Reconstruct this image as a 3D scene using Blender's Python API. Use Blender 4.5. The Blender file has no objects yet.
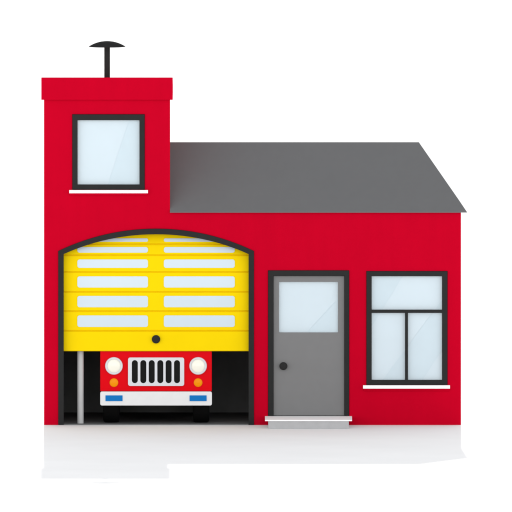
import bpy, bmesh, math, random
from mathutils import Vector, Matrix
from mathutils.geometry import tessellate_polygon

# ------------------------------------------------------------------ scale
U = 1 / 64.0                    # one unit of the elevation drawing, in metres
ALPHA = math.radians(3.0)       # the camera looks down by this much
DIST = 1200.0                    # long lens from far away
SA, CA = math.sin(ALPHA), math.cos(ALPHA)


def X(px):
    return (px - 256) * U


def Zh(y, d=0):
    """height above the ground (metres) of something seen at row y, d units behind the facade"""
    return ((425 - y) - d * SA) / CA * U


def D(d):
    return d * U


random.seed(4)
S = bpy.context.scene
COL = S.collection

# -------------------------------------------------------------- materials


def mat(name, rgb, rough=0.6, spec=0.2, metal=0.0, var=0.03, scale=3.0, bump=0.0, bscale=60.0, coat=0.0, streak=0.0):
    m = bpy.data.materials.new(name)
    m.use_nodes = True
    nt = m.node_tree
    n, l = nt.nodes, nt.links
    b = n['Principled BSDF']
    b.inputs['Roughness'].default_value = rough
    b.inputs['Metallic'].default_value = metal
    b.inputs['Specular IOR Level'].default_value = spec
    if coat:
        b.inputs['Coat Weight'].default_value = coat
        b.inputs['Coat Roughness'].default_value = 0.06
    tc = n.new('ShaderNodeTexCoord')
    no = n.new('ShaderNodeTexNoise')
    no.inputs['Scale'].default_value = scale
    no.inputs['Detail'].default_value = 7
    no.inputs['Roughness'].default_value = 0.62
    l.new(tc.outputs['Object'], no.inputs['Vector'])
    mr = n.new('ShaderNodeMapRange')
    mr.inputs['From Min'].default_value = 0.3
    mr.inputs['From Max'].default_value = 0.7
    mr.inputs['To Min'].default_value = 1 - var
    mr.inputs['To Max'].default_value = 1 + var
    l.new(no.outputs['Fac'], mr.inputs['Value'])
    fac = mr.outputs['Result']
    if streak:
        mp = n.new('ShaderNodeMapping')
        mp.inputs['Scale'].default_value = (9, 9, 0.5)
        l.new(tc.outputs['Object'], mp.inputs['Vector'])
        n2 = n.new('ShaderNodeTexNoise')
        n2.inputs['Scale'].default_value = 1.0
        n2.inputs['Detail'].default_value = 5
        l.new(mp.outputs['Vector'], n2.inputs['Vector'])
        m2 = n.new('ShaderNodeMapRange')
        m2.inputs['From Min'].default_value = 0.35
        m2.inputs['From Max'].default_value = 0.65
        m2.inputs['To Min'].default_value = 1 - streak
        m2.inputs['To Max'].default_value = 1 + streak
        l.new(n2.outputs['Fac'], m2.inputs['Value'])
        mu = n.new('ShaderNodeMath')
        mu.operation = 'MULTIPLY'
        l.new(fac, mu.inputs[0])
        l.new(m2.outputs['Result'], mu.inputs[1])
        fac = mu.outputs[0]
    vm = n.new('ShaderNodeVectorMath')
    vm.operation = 'SCALE'
    vm.inputs[0].default_value = rgb
    l.new(fac, vm.inputs['Scale'])
    l.new(vm.outputs['Vector'], b.inputs['Base Color'])
    if bump:
        nb = n.new('ShaderNodeTexNoise')
        nb.inputs['Scale'].default_value = bscale
        nb.inputs['Detail'].default_value = 6
        l.new(tc.outputs['Object'], nb.inputs['Vector'])
        bp = n.new('ShaderNodeBump')
        bp.inputs['Strength'].default_value = bump
        bp.inputs['Distance'].default_value = 0.01
        l.new(nb.outputs['Fac'], bp.inputs['Height'])
        l.new(bp.outputs['Normal'], b.inputs['Normal'])
    return m


M = {}
M['red_wall'] = mat('red painted render', (0.470, 0.0008, 0.0155), 0.85, 0.015, var=0.025, scale=2.2, bump=0.10, bscale=70, streak=0.012)
M['roof'] = mat('grey roof sheet', (0.138, 0.139, 0.142), 0.9, 0.0, var=0.015, scale=1.6, bump=0.08, bscale=60, streak=0.008)
M['frame'] = mat('dark frame paint', (0.024, 0.024, 0.024), 0.6, 0.03, var=0.05, scale=6)
M['antenna'] = mat('dark antenna paint', (0.024, 0.024, 0.024), 0.9, 0.0, var=0.05, scale=6)
M['yellow'] = mat('yellow door paint', (0.83, 0.59, 0.0008), 0.5, 0.03, var=0.015, scale=3, bump=0.02)
M['pane'] = mat('frosted pale glass', (0.535, 0.628, 0.69), 0.12, 0.35, var=0.01, scale=2)
M['backing'] = mat('pale blue added backing', (0.595, 0.687, 0.742), 0.8, 0.05, var=0.008, scale=5)  # sheet added behind the glass; the lighter of the two gloss tones
M['painted_gloss'] = mat('blue white painted gloss', (0.548, 0.652, 0.710), 0.8, 0.05, var=0.008, scale=5)  # second pane tone; diagonal gloss of the glass put into colour
M['white'] = mat('white painted sill', (0.88, 0.88, 0.88), 0.6, 0.2, var=0.02, scale=8, bump=0.04)
M['door'] = mat('grey door paint', (0.178, 0.178, 0.179), 0.55, 0.12, var=0.02, scale=5)
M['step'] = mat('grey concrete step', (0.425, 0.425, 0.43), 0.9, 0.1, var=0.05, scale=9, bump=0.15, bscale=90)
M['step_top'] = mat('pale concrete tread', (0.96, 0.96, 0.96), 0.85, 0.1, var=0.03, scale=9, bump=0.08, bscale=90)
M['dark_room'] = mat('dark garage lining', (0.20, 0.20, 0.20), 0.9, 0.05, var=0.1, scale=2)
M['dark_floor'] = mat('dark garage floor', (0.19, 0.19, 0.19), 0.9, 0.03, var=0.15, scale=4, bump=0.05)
M['inner'] = mat('plain inner walls', (0.5, 0.5, 0.5), 0.9, 0.05)
M['steel'] = mat('grey steel pole', (0.51, 0.51, 0.51), 0.45, 0.4, var=0.03, scale=8)
M['car_red'] = mat('red car paint', (0.67, 0.0007, 0.006), 0.35, 0.03, var=0.01, scale=5, coat=0.03)
M['chrome'] = mat('pale grey metal', (0.61, 0.62, 0.65), 0.4, 0.3, var=0.02, scale=8)
M['bumper'] = mat('whitish bumper', (0.72, 0.72, 0.725), 0.45, 0.2, var=0.02, scale=8)
M['slot'] = mat('grille gap black', (0.010, 0.010, 0.010), 0.7, 0.05)
M['lens'] = mat('cream lamp glass', (0.84, 0.82, 0.71), 0.15, 0.4, var=0.0)
M['amber'] = mat('amber lamp glass', (0.80, 0.265, 0.001), 0.2, 0.08, var=0.0)
M['blue'] = mat('blue plate', (0.002, 0.155, 0.46), 0.5, 0.1, var=0.0)
M['tyre'] = mat('black rubber', (0.004, 0.004, 0.004), 0.8, 0.06, var=0.1, scale=12)
M['car_glass'] = mat('dark car glass', (0.02, 0.03, 0.035), 0.08, 0.5, var=0.0)
M['ground'] = mat('white ground', (0.87, 0.87, 0.87), 0.9, 0.05, var=0.02, scale=0.6, bump=0.03, bscale=30)


def glass_mat():
    m = bpy.data.materials.new('clear window glass')
    m.use_nodes = True
    nt = m.node_tree
    nt.nodes.clear()
    o = nt.nodes.new('ShaderNodeOutputMaterial')
    mx = nt.nodes.new('ShaderNodeMixShader')
    mx.inputs[0].default_value = 0.07
    t = nt.nodes.new('ShaderNodeBsdfTransparent')
    t.inputs[0].default_value = (0.99, 0.997, 1, 1)
    g = nt.nodes.new('ShaderNodeBsdfGlossy')
    g.inputs['Roughness'].default_value = 0.03
    no = nt.nodes.new('ShaderNodeTexNoise')
    no.inputs['Scale'].default_value = 1.2
    tc = nt.nodes.new('ShaderNodeTexCoord')
    bp = nt.nodes.new('ShaderNodeBump')
    bp.inputs['Strength'].default_value = 0.02
    nt.links.new(tc.outputs['Object'], no.inputs['Vector'])
    nt.links.new(no.outputs['Fac'], bp.inputs['Height'])
    nt.links.new(bp.outputs['Normal'], g.inputs['Normal'])
    nt.links.new(t.outputs[0], mx.inputs[1])
    nt.links.new(g.outputs[0], mx.inputs[2])
    nt.links.new(mx.outputs[0], o.inputs[0])
    return m


M['glass'] = glass_mat()

# ---------------------------------------------------------------- helpers


def prism(bm, loops, y0, y1):
    """extrude a polygon with holes; loops of (x, z) in metres, from depth y0 to y1 (metres)"""
    v3 = [[Vector((x, z, 0)) for x, z in lp] for lp in loops]
    tris = tessellate_polygon(v3)
    flat = [p for lp in loops for p in lp]
    f = [bm.verts.new((x, y0, z)) for x, z in flat]
    b = [bm.verts.new((x, y1, z)) for x, z in flat]
    for t in tris:
        try:
            bm.faces.new([f[i] for i in t])
            bm.faces.new([b[i] for i in reversed(t)])
        except ValueError:
            pass
    k = 0
    for lp in loops:
        n = len(lp)
        for i in range(n):
            j = (i + 1) % n
            bm.faces.new((f[k + i], f[k + j], b[k + j], b[k + i]))
        k += n
    bmesh.ops.recalc_face_normals(bm, faces=bm.faces)


def box(bm, x0, x1, y0, y1, z0, z1, bev=0.0, seg=2):
    r = bmesh.ops.create_cube(bm, size=1)
    for v in r['verts']:
        v.co = Vector(((x0 + x1) / 2 + v.co.x * (x1 - x0), (y0 + y1) / 2 + v.co.y * (y1 - y0), (z0 + z1) / 2 + v.co.z * (z1 - z0)))
    if bev:
        ed = list({e for v in r['verts'] for e in v.link_edges})
        bmesh.ops.bevel(bm, geom=ed, offset=bev, segments=seg, profile=0.5, affect='EDGES')


def rect(x0, x1, yt, yb, d=0):
    """loop from picture rows"""
    return [(X(x0), Zh(yb, d)), (X(x1), Zh(yb, d)), (X(x1), Zh(yt, d)), (X(x0), Zh(yt, d))]


def rrect(x0, x1, yt, yb, r, d=0, n=5):
    pts = []
    for cx, cy, a0 in ((x1 - r, yb - r, 270), (x1 - r, yt + r, 0), (x0 + r, yt + r, 90), (x0 + r, yb - r, 180)):
        for i in range(n + 1):
            a = math.radians(a0 + 90 * i / n)
            pts.append((X(cx + r * math.cos(a)), Zh(cy - r * math.sin(a), d)))
    return pts


def circle(cx, cy, r, d=0, n=40):
    return [(X(cx + r * math.cos(2 * math.pi * i / n)), Zh(cy + r * math.sin(2 * math.pi * i / n), d)) for i in range(n)]


def lathe_y(bm, cx, cz, prof, n=40):
    """surface of revolution about the depth axis; prof = [(radius, y)]"""
    rings = []
    for r, y in prof:
        if r < 1e-6:
            rings.append([bm.verts.new((cx, y, cz))])
        else:
            rings.append([bm.verts.new((cx + r * math.cos(2 * math.pi * i / n), y, cz + r * math.sin(2 * math.pi * i / n))) for i in range(n)])
    _skin(bm, rings, n)


def lathe_z(bm, cx, cy, prof, n=40):
    rings = []
    for r, z in prof:
        if r < 1e-6:
            rings.append([bm.verts.new((cx, cy, z))])
        else:
            rings.append([bm.verts.new((cx + r * math.cos(2 * math.pi * i / n), cy + r * math.sin(2 * math.pi * i / n), z)) for i in range(n)])
    _skin(bm, rings, n)


def lathe_x(bm, cy, cz, prof, n=48):
    rings = []
    for r, x in prof:
        if r < 1e-6:
            rings.append([bm.verts.new((x, cy, cz))])
        else:
            rings.append([bm.verts.new((x, cy + r * math.cos(2 * math.pi * i / n), cz + r * math.sin(2 * math.pi * i / n))) for i in range(n)])
    _skin(bm, rings, n)


def _skin(bm, rings, n):
    for a, b in zip(rings, rings[1:]):
        for i in range(n):
            j = (i + 1) % n
            if len(a) == 1 and len(b) == 1:
                continue
            if len(a) == 1:
                bm.faces.new((a[0], b[i], b[j]))
            elif len(b) == 1:
                bm.faces.new((a[i], a[j], b[0]))
            else:
                bm.faces.new((a[i], a[j], b[j], b[i]))
    for rg in (rings[0], rings[-1]):
        if len(rg) > 1:
            bm.faces.new(rg)
    bmesh.ops.recalc_face_normals(bm, faces=bm.faces)


def prism_plan(bm, pts, z0, z1):
    a = [bm.verts.new((x, y, z0)) for x, y in pts]
    b = [bm.verts.new((x, y, z1)) for x, y in pts]
    bm.faces.new(a[::-1])
    bm.faces.new(b)
    for i in range(len(pts)):
        j = (i + 1) % len(pts)
        bm.faces.new((a[i], a[j], b[j], b[i]))


def build(name, bm, m, parent=None, bevel=0.0, smooth=False):
    me = bpy.data.meshes.new(name)
    bmesh.ops.recalc_face_normals(bm, faces=bm.faces)
    if smooth:
        for f in bm.faces:
            f.smooth = True
    bm.to_mesh(me)
    bm.free()
    me.materials.append(M[m])
    o = bpy.data.objects.new(name, me)
    COL.objects.link(o)
    if parent:
        o.parent = parent
    if bevel:
        md = o.modifiers.new('edge', 'BEVEL')
        md.width = bevel
        md.segments = 2
        md.limit_method = 'ANGLE'
        md.angle_limit = math.radians(40)
        md.harden_normals = False
    return o


def P(name, m, parent, fn, bevel=0.0, smooth=False):
    bm = bmesh.new()
    fn(bm)
    return build(name, bm, m, parent, bevel, smooth)


def empty(name, label, cat, group=None):
    o = bpy.data.objects.new(name, None)
    COL.objects.link(o)
    o['label'] = label
    o['category'] = cat
    if group:
        o['group'] = group
    return o


# ------------------------------------------------------------------ ground
g = P('ground', 'ground', None, lambda bm: box(bm, -3000, 3000, -1500, 4000, -0.5, 0))
g['kind'] = 'structure'

# ------------------------------------------------------------ fire station
ST = empty('fire_station', 'red fire station with a square tower, grey hipped roof and yellow garage door', 'fire station')

DEPTH = 240      # building depth in units
RIDGE = 70
WT = 7          # wall thickness
EAVE = Zh(212.5)


def arc(x0, x1, ys, ya, n=28):
    """points from the right springing over the apex to the left springing"""
    h, s = (x1 - x0) / 2, ys - ya
    R = (h * h + s * s) / (2 * s)
    cy = ya + R
    a = math.asin(h / R)
    return [((x0 + x1) / 2 + R * math.sin(a - 2 * a * i / n), cy - R * math.cos(a - 2 * a * i / n)) for i in range(n + 1)]


def arch_loop(x0, x1, ys, ya, d=0, z0=0.0):
    return [(X(x0), z0), (X(x1), z0)] + [(X(x), Zh(y, d)) for x, y in arc(x0, x1, ys, ya)]


OUT = (58.2, 254.0, 251.0, 228.6)
INN = (63.7, 248.6, 254.0, 234.2)


def walls(bm):
    # one facade sheet with its openings; door and gate openings reach the ground
    a = arch_loop(*OUT)
    outer = [(X(44), 0)] + [(X(OUT[0]), 0)] + list(reversed(a[2:])) + [(X(OUT[1]), 0)] \
        + [(X(268), 0), (X(268), Zh(270.3)), (X(349.2), Zh(270.3)), (X(349.2), 0)] \
        + [(X(461), 0), (X(461), EAVE), (X(170), EAVE), (X(170), Zh(99)), (X(44), Zh(99))]
    prism(bm, [outer, rect(72.2, 144.8, 114.2, 189.7), rect(366.3, 447.6, 271, 385)], D(0), D(WT))
    zt = Zh(99) - 0.02
    # tower sides and back
    box(bm, X(44), X(56), D(WT), D(126), 0, zt)
    box(bm, X(158), X(170), D(WT), D(114), EAVE - 0.1, zt)
    box(bm, X(56), X(170), D(114), D(126), EAVE - 0.1, zt)
    # main block
    prism_plan(bm, [(X(449), D(WT)), (X(461), D(WT)), (X(453), D(DEPTH)), (X(441), D(DEPTH))], 0, EAVE)
    box(bm, X(46), X(440.9), D(DEPTH - WT), D(DEPTH), 0, EAVE)
    box(bm, X(46), X(58), D(126), D(DEPTH - WT), 0, EAVE)
    # left gable over the block behind the tower
    z1 = EAVE + (Zh(142, RIDGE) - EAVE) * (DEPTH - 126) / (DEPTH - RIDGE)
    vs = [(X(46), D(126), EAVE), (X(46), D(DEPTH), EAVE), (X(46), D(126), z1 - 0.03)]
    f = [bm.verts.new(v) for v in vs]
    b = [bm.verts.new((X(57), v[1], v[2])) for v in vs]
    bm.faces.new(f)
    bm.faces.new(b[::-1])
    for i in range(3):
        j = (i + 1) % 3
        bm.faces.new((f[i], f[j], b[j], b[i]))


P('wall', 'red_wall', ST, walls)


def parapet(bm):
    # block on the tower head; its top falls gently to the rear
    x0, x1, y0, y1 = X(41.3), X(172.8), D(-3.2), D(129.2)
    zb, zt = Zh(99.8), Zh(77.3)
    drop = math.tan(math.radians(6)) * (y1 - y0)
    co = [(x0, y0, zb), (x1, y0, zb), (x1, y1, zb), (x0, y1, zb), (x0, y0, zt), (x1, y0, zt), (x1, y1, zt - drop), (x0, y1, zt - drop)]
    v = [bm.verts.new(c) for c in co]
    for q in ((0, 1, 2, 3), (4, 5, 6, 7), (0, 1, 5, 4), (1, 2, 6, 5), (2, 3, 7, 6), (3, 0, 4, 7)):
        bm.faces.new([v[i] for i in q])


P('parapet', 'red_wall', ST, parapet, bevel=0.008)


def roof(bm):
    zr = Zh(142, RIDGE)
    pitch = (zr - EAVE) / D(RIDGE)
    ov = 6
    ze = Zh(211.9, -ov * 0.5)
    th = 0.012
    xr, xe, xl = X(419), X(467), X(45)
    yf, yb, ym = D(-ov * 0.5), D(DEPTH + ov), D(RIDGE)
    A = (X(170.0), yf, ze)
    B = (xe, yf, ze)
    C = (X(459), yb, ze)
    E = (xl, yb, ze)
    R1 = (xr, ym, zr)
    R0 = (xl, ym, zr)
    RT = (X(170.0), ym, zr)
    def slab(pts):
        t = [bm.verts.new(p) for p in pts]
        b = [bm.verts.new((p[0], p[1], p[2] - th)) for p in pts]
        bm.faces.new(t)
        bm.faces.new(b[::-1])
        n = len(pts)
        for i in range(n):
            j = (i + 1) % n
            bm.faces.new((t[i], t[j], b[j], b[i]))
    slab([A, B, R1, RT])
    slab([B, C, R1])
    slab([C, E, R0, R1])
    bmesh.ops.remove_doubles(bm, verts=bm.verts, dist=1e-5)


RF = P('roof', 'roof', ST, roof)


def mast(bm):
    d = 17
    lathe_z(bm, X(107.1), D(d), [(0.0, Zh(82, d) - 0.1), (D(2.9), Zh(82, d) - 0.1), (D(2.9), Zh(46, d)), (0, Zh(46, d))], 24)


def dome(bm):
    d = 17
    R, h = 18.6, 5.6
    Rs = (R * R + h * h) / (2 * h)
    zb = Zh(46.6, d)
    pr = [(0, zb - 0.002), (D(R - 0.6), zb - 0.002), (D(R), zb + 0.004)]
    for i in range(1, 13):
        r = R * (1 - i / 12)
        pr.append((D(r), zb + D(math.sqrt(Rs * Rs - r * r) - (Rs - h))))
    lathe_z(bm, X(107.1), D(d), pr, 48)


AN = P('antenna_mast', 'antenna', ST, mast)
P('antenna_dish', 'antenna', AN, dome)

# -------- windows


def frame_part(name, loops, d0, d1, parent, bev=0.004):
    return P(name, 'frame', parent, lambda bm: prism(bm, loops, D(d0), D(d1)), bevel=bev)


# tower window
W = frame_part('window', [rect(72.4, 144.6, 114.4, 189.5), rect(77.6, 139.5, 120.2, 184.6)], -1.2, 6, ST)
P('window_glass', 'glass', W, lambda bm: prism(bm, [rect(76.5, 140.5, 119, 185.7)], D(2.0), D(2.3)))
P('backing', 'backing', W, lambda bm: prism(bm, [rect(76, 141, 118.6, 186.2)], D(3.0), D(3.3)))
P('painted_gloss', 'painted_gloss', W, lambda bm: prism(bm, [[(X(107.5), Zh(186)), (X(140.6), Zh(186)), (X(140.6), Zh(119)), (X(129.6), Zh(119))]], D(2.65), D(2.9)))  # slanted sheet, gloss on the tower pane painted as a tone
P('window_sill', 'white', W, lambda bm: box(bm, X(69.2), X(148), D(-4.5), D(-0.02), Zh(193.1), Zh(189.9), 0.004))
P('sill_apron', 'red_wall', W, lambda bm: box(bm, X(69.8), X(147.4), D(-1.5), D(-0.02), Zh(195.3), Zh(193.2), 0.003))

# wide window
W = frame_part('window', [rect(366.5, 447.4, 271.2, 384.8), rect(371.7, 442, 276.2, 309.8), rect(371.7, 405, 312.9, 380), rect(408, 442, 312.9, 380)], -1.2, 6, ST)
for x0, x1, y0, y1 in ((370.8, 442.9, 275.3, 310.7), (370.8, 405.9, 312.0, 380.9), (407.1, 442.9, 312.0, 380.9)):
    P('window_glass', 'glass', W, lambda bm: prism(bm, [rect(x0, x1, y0, y1)], D(2.0), D(2.3)))
P('backing', 'backing', W, lambda bm: prism(bm, [rect(370, 443.6, 274.6, 381.6)], D(3.0), D(3.3)))
P('painted_gloss', 'painted_gloss', W, lambda bm: prism(bm, [[(X(371), Zh(328)), (X(403), Zh(276)), (X(371), Zh(276))]], D(2.65), D(2.9)))  # corner of pane gloss, painted by a flat tinted sheet
P('painted_gloss', 'painted_gloss', W, lambda bm: prism(bm, [[(X(382), Zh(381)), (X(422), Zh(381)), (X(442.8), Zh(349)), (X(442.8), Zh(299))]], D(2.65), D(2.9)))  # lower band of the same painted gloss, running across both panes
P('window_sill', 'white', W, lambda bm: box(bm, X(363), X(450), D(-4.5), D(-0.02), Zh(388.5), Zh(385.1), 0.004))
P('sill_apron', 'red_wall', W, lambda bm: box(bm, X(363.6), X(449.4), D(-1.5), D(-0.02), Zh(390.7), Zh(388.6), 0.003))

# -------- entrance door
STEP_Z = Zh(416)
fr = [(X(268.2), STEP_Z), (X(273.2), STEP_Z), (X(273.2), Zh(275.8)), (X(344.6), Zh(275.8)), (X(344.6), STEP_Z), (X(349), STEP_Z), (X(349), Zh(270.5)), (X(268.2), Zh(270.5))]
DF = frame_part('door_frame', [fr], -1.2, 8, ST)
DR = P('door', 'door', ST, lambda bm: prism(bm, [[(X(273.35), STEP_Z + 0.004), (X(344.45), STEP_Z + 0.004), (X(344.45), Zh(276.0)), (X(273.35), Zh(276.0))], rect(279, 338, 282, 332.6)], D(1.5), D(5)), bevel=0.006)
P('door_glass', 'glass', DR, lambda bm: prism(bm, [rect(278.9, 338.1, 281.9, 332.7)], D(2.4), D(2.7)))
P('backing', 'backing', DR, lambda bm: prism(bm, [rect(278, 339, 281, 333.6)], D(5.05), D(5.3)))
P('painted_gloss', 'painted_gloss', DR, lambda bm: prism(bm, [[(X(307), Zh(332.6)), (X(338), Zh(332.6)), (X(338), Zh(299.5))]], D(4.3), D(4.9)))  # gloss of the door pane, painted as a tinted triangle


def knob(bm):
    z = Zh(366, 0)
    lathe_y(bm, X(283.4), z, [(0, D(1.6)), (D(2.2), D(1.6)), (D(2.2), D(-0.5)), (D(3.6), D(-1.2)), (D(4.0), D(-2.2)), (D(3.4), D(-3.2)), (D(1.8), D(-3.8)), (0, D(-3.9))])


P('knob', 'frame', DR, knob)
DS = P('doorstep', 'step', ST, lambda bm: box(bm, X(268.2), X(348.8), D(-71), D(-0.05), 0, STEP_Z - D(1.3), 0.004))
P('tread', 'step_top', DS, lambda bm: box(bm, X(265), X(352), D(-72.5), D(-0.05), STEP_Z - D(1.28), STEP_Z - 0.001, 0.004))
P('threshold', 'step', DS, lambda bm: box(bm, X(268.3), X(348.9), D(-0.04), D(6.9), 0, STEP_Z - 0.002))

# -------- garage gate
GF = P('garage_frame', 'frame', ST, lambda bm: prism(bm, [[(X(OUT[0] + .1), 0), (X(INN[0]), 0)] + [(X(x), Zh(y)) for x, y in reversed(arc(*INN))] + [(X(INN[1]), 0), (X(OUT[1] - .1), 0)] + [(X(x), Zh(y)) for x, y in arc(OUT[0] + .1, OUT[1] - .1, OUT[2] + .05, OUT[3] + .15)]], D(-1.2), D(4)), bevel=0.005)

# (row, depth) of the sheet's joints: it rolls back into the roof near the top
JOINT = [(351.6, 6.0), (330.8, 6.0), (311.2, 6.0), (291.8, 6.2), (272.0, 6.8), (255.2, 8.0), (244.2, 9.8), (233.0, 12.4), (226.0, 16.0)]


def depth_at(y):
    for (ya, da), (yb, db) in zip(JOINT, JOINT[1:]):
        if ya >= y >= yb:
            t = (ya - y) / (ya - yb)
            return da + (db - da) * t
    return JOINT[0][1]


def gate(bm):
    x0, x1 = X(59.3), X(252.9)
    pts = []
    for (ya, da), (yb, db) in zip(JOINT, JOINT[1:]):
        for y, d, inset in ((ya - 0.3, da, 1.5), (ya - 0.8, None, 0), (yb + 0.8, None, 0), (yb + 0.3, db, 1.5)):
            dd = (da + (db - da) * (ya - y) / (ya - yb)) + inset
            pts.append((D(dd), Zh(y, dd)))
    th = D(2.5)
    fv, bv = [], []
    for y, z in pts:
        fv.append((bm.verts.new((x0, y, z)), bm.verts.new((x1, y, z))))
        bv.append((bm.verts.new((x0, y + th, z + 0.01)), bm.verts.new((x1, y + th, z + 0.01))))
    for i in range(len(pts) - 1):
        bm.faces.new((fv[i][0], fv[i][1], fv[i + 1][1], fv[i + 1][0]))
        bm.faces.new((bv[i][0], bv[i + 1][0], bv[i + 1][1], bv[i][1]))
        for s in (0, 1):
            bm.faces.new((fv[i][s], fv[i + 1][s], bv[i + 1][s], bv[i][s]))
    bm.faces.new((fv[0][0], bv[0][0], bv[0][1], fv[0][1]))
    bm.faces.new((fv[-1][0], fv[-1][1], bv[-1][1], bv[-1][0]))


GD = P('garage_door', 'yellow', ST, gate)
ROWS = [(238.3, 241.8), (247.0, 252.7), (259.4, 267.9), (276.3, 287.6), (295.9, 307.3), (315.4, 327.0)]


def gate_pane(bm, x0, x1, ya, yb):
    r = min(2.3, (yb - ya) * 0.45)
    n = 6
    pts = []
    for cx, cy, a0 in ((x1 - r, yb - r, 270), (x1 - r, ya + r, 0), (x0 + r, ya + r, 90), (x0 + r, yb - r, 180)):
        for i in range(n + 1):
            a = math.radians(a0 + 90 * i / n)
            pts.append((cx + r * math.cos(a), cy - r * math.sin(a)))
    f, b = [], []
    for px, py in pts:
        d = depth_at(py)
        f.append(bm.verts.new((X(px), D(d - 0.45), Zh(py, d - 0.45))))
        b.append(bm.verts.new((X(px), D(d + 0.8), Zh(py, d - 0.45))))
    bm.faces.new(f)
    bm.faces.new(b[::-1])
    for i in range(len(f)):
        j = (i + 1) % len(f)
        bm.faces.new((f[i], f[j], b[j], b[i]))


for ya, yb in ROWS:
    for x0, x1 in ((77.3, 148.0), (163.8, 234.8)):
        P('window_pane', 'pane', GD, lambda bm: gate_pane(bm, x0, x1, ya, yb))


def gate_knob(bm):
    lathe_y(bm, X(156.0), Zh(339.3, 4), [(0, D(6.3)), (D(3.2), D(6.3)), (D(4.2), D(4.6)), (D(4.1), D(3.6)), (D(3.2), D(2.8)), (0, D(2.6))])


P('handle', 'frame', GD, gate_knob)

# -------- the garage inside


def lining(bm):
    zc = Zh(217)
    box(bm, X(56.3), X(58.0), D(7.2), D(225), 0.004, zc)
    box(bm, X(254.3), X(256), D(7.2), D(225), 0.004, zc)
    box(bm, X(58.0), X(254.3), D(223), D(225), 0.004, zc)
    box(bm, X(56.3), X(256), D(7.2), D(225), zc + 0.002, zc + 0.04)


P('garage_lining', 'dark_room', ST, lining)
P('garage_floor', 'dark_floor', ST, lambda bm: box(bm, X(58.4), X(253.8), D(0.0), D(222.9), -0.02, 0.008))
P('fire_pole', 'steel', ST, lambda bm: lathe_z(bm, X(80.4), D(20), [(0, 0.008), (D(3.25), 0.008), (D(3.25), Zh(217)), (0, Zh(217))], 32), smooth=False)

# -------------------------------------------------------------- fire truck
TR = empty('fire_truck', 'red off-road fire truck parked in the dark garage under the raised yellow door', 'fire truck')
FB = 10.5   # depth of the nose


def truck_body(bm):
    # side profile (depth, height) with wheel arches, extruded across the width
    zb, zh, zc = Zh(391.2, FB), Zh(346, FB), Zh(312, FB)
    def archp(c):
        out = []
        zc0 = D(23)
        r = D(29)
        a0 = math.asin((zb - zc0) / r)
        for i in range(13):
            a = math.pi - a0 - (math.pi - 2 * a0) * i / 12
            out.append((D(c) + r * math.cos(a), zc0 + r * math.sin(a)))
        return out
    pr = [(D(FB), zb)] + archp(FB + 28) + archp(FB + 150) + [(D(FB + 196), zb), (D(FB + 196), zc - 0.02), (D(FB + 190), zc), (D(FB + 88), zc), (D(FB + 72), zh + 0.04), (D(FB + 66), zh + 0.02), (D(FB + 2), zh), (D(FB), zh - 0.04)]
    x0, x1 = X(100.2), X(211.8)
    v3 = [[Vector((a, b, 0)) for a, b in pr]]
    tr = tessellate_polygon(v3)
    l = [bm.verts.new((x0, a, b)) for a, b in pr]
    r = [bm.verts.new((x1, a, b)) for a, b in pr]
    for t in tr:
        bm.faces.new([l[i] for i in t])
        bm.faces.new([r[i] for i in reversed(t)])
    n = len(pr)
    for i in range(n):
        j = (i + 1) % n
        bm.faces.new((l[i], l[j], r[j], r[i]))


P('body', 'car_red', TR, truck_body, bevel=0.022)


def screen(bm, hx):
    zh, zc = Zh(346, FB), Zh(312, FB)
    ya, za, yb, zb = D(FB + 74), zh + 0.07, D(FB + 86.5), zc - 0.03
    v = [bm.verts.new(c) for c in ((X(106), ya - .012, za), (X(206), ya - .012, za), (X(203), yb - .012, zb), (X(109), yb - .012, zb), (X(106), ya + .01, za), (X(206), ya + .01, za), (X(203), yb + .01, zb), (X(109), yb + .01, zb))]
    for q in ((0, 1, 2, 3), (4, 7, 6, 5), (0, 4, 5, 1), (1, 5, 6, 2), (2, 6, 7, 3), (3, 7, 4, 0)):
        bm.faces.new([v[i] for i in q])


P('windscreen', 'car_glass', TR, lambda bm: screen(bm, 0))
for x in (100.2, 211.8):
    P('side_window', 'car_glass', TR, lambda bm: box(bm, X(x) - 0.008, X(x) + 0.008, D(FB + 96), D(FB + 180), Zh(343, FB), Zh(319, FB), 0.005))

GR = P('grille', 'chrome', TR, lambda bm: prism(bm, [rrect(128, 184.2, 357.5, 386, 2.2, FB - 2)] + [rrect(c - 2.95, c + 2.95, 360.2, 383.2, 2.9, FB - 2) for c in (134.8, 143.3, 151.7, 160.3, 168.6, 177.0)], D(FB - 2.2), D(FB - 0.2)), bevel=0.005)
P('grille_mesh', 'slot', GR, lambda bm: prism(bm, [rrect(129, 183.2, 358.5, 385, 1.5, FB - 0.6)], D(FB - 0.75), D(FB + 0.3)))
for cx in (113.9, 198.1):
    z = Zh(366.0, FB - 3)
    H = P('headlight', 'chrome', TR, lambda bm: lathe_y(bm, X(cx), z, [(D(6.5), D(FB + 0.5)), (D(8.8), D(FB + 0.3)), (D(8.8), D(FB - 2.2)), (D(8.2), D(FB - 2.8)), (D(7.1), D(FB - 2.8)), (D(6.7), D(FB - 2.0)), (D(6.5), D(FB - 1.0))]), smooth=False)
    P('lens', 'lens', H, lambda bm: lathe_y(bm, X(cx), z, [(0, D(FB + 0.4)), (D(6.8), D(FB + 0.4)), (D(6.75), D(FB - 1.8)), (D(5.4), D(FB - 2.5)), (D(3.0), D(FB - 3.0)), (0, D(FB - 3.2))]), smooth=False)
    P('indicator', 'amber', TR, lambda bm: lathe_y(bm, X(cx), Zh(382.7, FB - 1.5), [(0, D(FB + 0.4)), (D(4.35), D(FB + 0.4)), (D(4.3), D(FB - 1.0)), (D(3.2), D(FB - 1.6)), (0, D(FB - 1.9))]))
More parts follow.
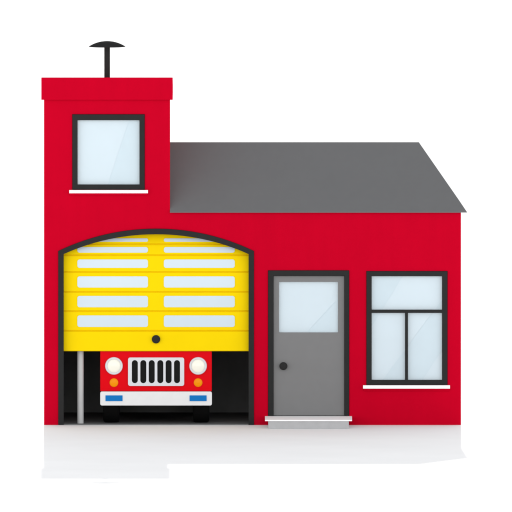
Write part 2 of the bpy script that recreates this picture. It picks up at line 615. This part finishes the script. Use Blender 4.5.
BP = P('bumper', 'bumper', TR, lambda bm: prism(bm, [rrect(100.2, 211.9, 391.6, 405.5, 1.8, FB - 5)], D(FB - 6), D(FB + 3)), bevel=0.006)
for x0 in (105.5, 189.6):
    P('plate', 'blue', BP, lambda bm: prism(bm, [rect(x0, x0 + 17.0, 395.4, 401.1, FB - 6)], D(FB - 6.5), D(FB - 5.9)))
for wx, wd in ((103, FB + 28), (192.9, FB + 28), (103, FB + 150), (192.9, FB + 150)):
    w = 16.4
    T = P('wheel', 'tyre', TR, lambda bm: lathe_x(bm, D(wd), D(23) + 0.009, [(D(12), X(wx + 1)), (D(20), X(wx)), (D(22.2), X(wx + .7)), (D(23), X(wx + 2.4)), (D(23), X(wx + w - 2.4)), (D(22.2), X(wx + w - .7)), (D(20), X(wx + w)), (D(12), X(wx + w - 1))]))
    s = wx if wx < 150 else wx + w - 2
    P('rim', 'chrome', T, lambda bm: lathe_x(bm, D(wd), D(23) + 0.009, [(0, X(s + .2)), (D(11.5), X(s + .2)), (D(11.5), X(s + 1.8)), (0, X(s + 1.8))]))
P('chassis', 'slot', TR, lambda bm: box(bm, X(124), X(188), D(FB + 12), D(FB + 190), Zh(396, FB), Zh(388, FB)))

# ------------------------------------------------------------------ camera
cam = bpy.data.cameras.new('camera')
co = bpy.data.objects.new('camera', cam)
COL.objects.link(co)
tz = Zh(256)
co.location = (0, -DIST * CA, tz + DIST * SA)
co.rotation_euler = (math.pi / 2 - ALPHA, 0, 0)
cam.sensor_width = 12
cam.lens = 12 * DIST / (512 * U)
cam.clip_start = 1
cam.clip_end = 10000
S.camera = co

# ------------------------------------------------------------------- light
EL = math.radians(19.6)
sun = bpy.data.lights.new('sun', 'SUN')
sun.energy = 3.0
sun.angle = math.radians(0.4)
sun.color = (1.0, 0.97, 0.93)
so = bpy.data.objects.new('sun', sun)
COL.objects.link(so)
so.rotation_euler = (-(math.pi / 2 - EL), 0, 0)

w = bpy.data.worlds.new('World')
S.world = w
w.use_nodes = True
n, l = w.node_tree.nodes, w.node_tree.links
bg = n['Background']
sky = n.new('ShaderNodeTexSky')
sky.sky_type = 'NISHITA'
sky.sun_disc = False
sky.sun_elevation = EL
sky.sun_rotation = 0.0
sky.dust_density = 0.2
hs = n.new('ShaderNodeHueSaturation')
hs.inputs['Saturation'].default_value = 0.06
l.new(sky.outputs[0], hs.inputs['Color'])
l.new(hs.outputs[0], bg.inputs['Color'])
bg.inputs['Strength'].default_value = 0.15

vs = S.view_settings
vs.view_transform = 'Standard'
vs.look = 'None'
vs.exposure = 1.2
vs.gamma = 1.0
vs.use_curve_mapping = False
S.cycles.max_bounces = 8
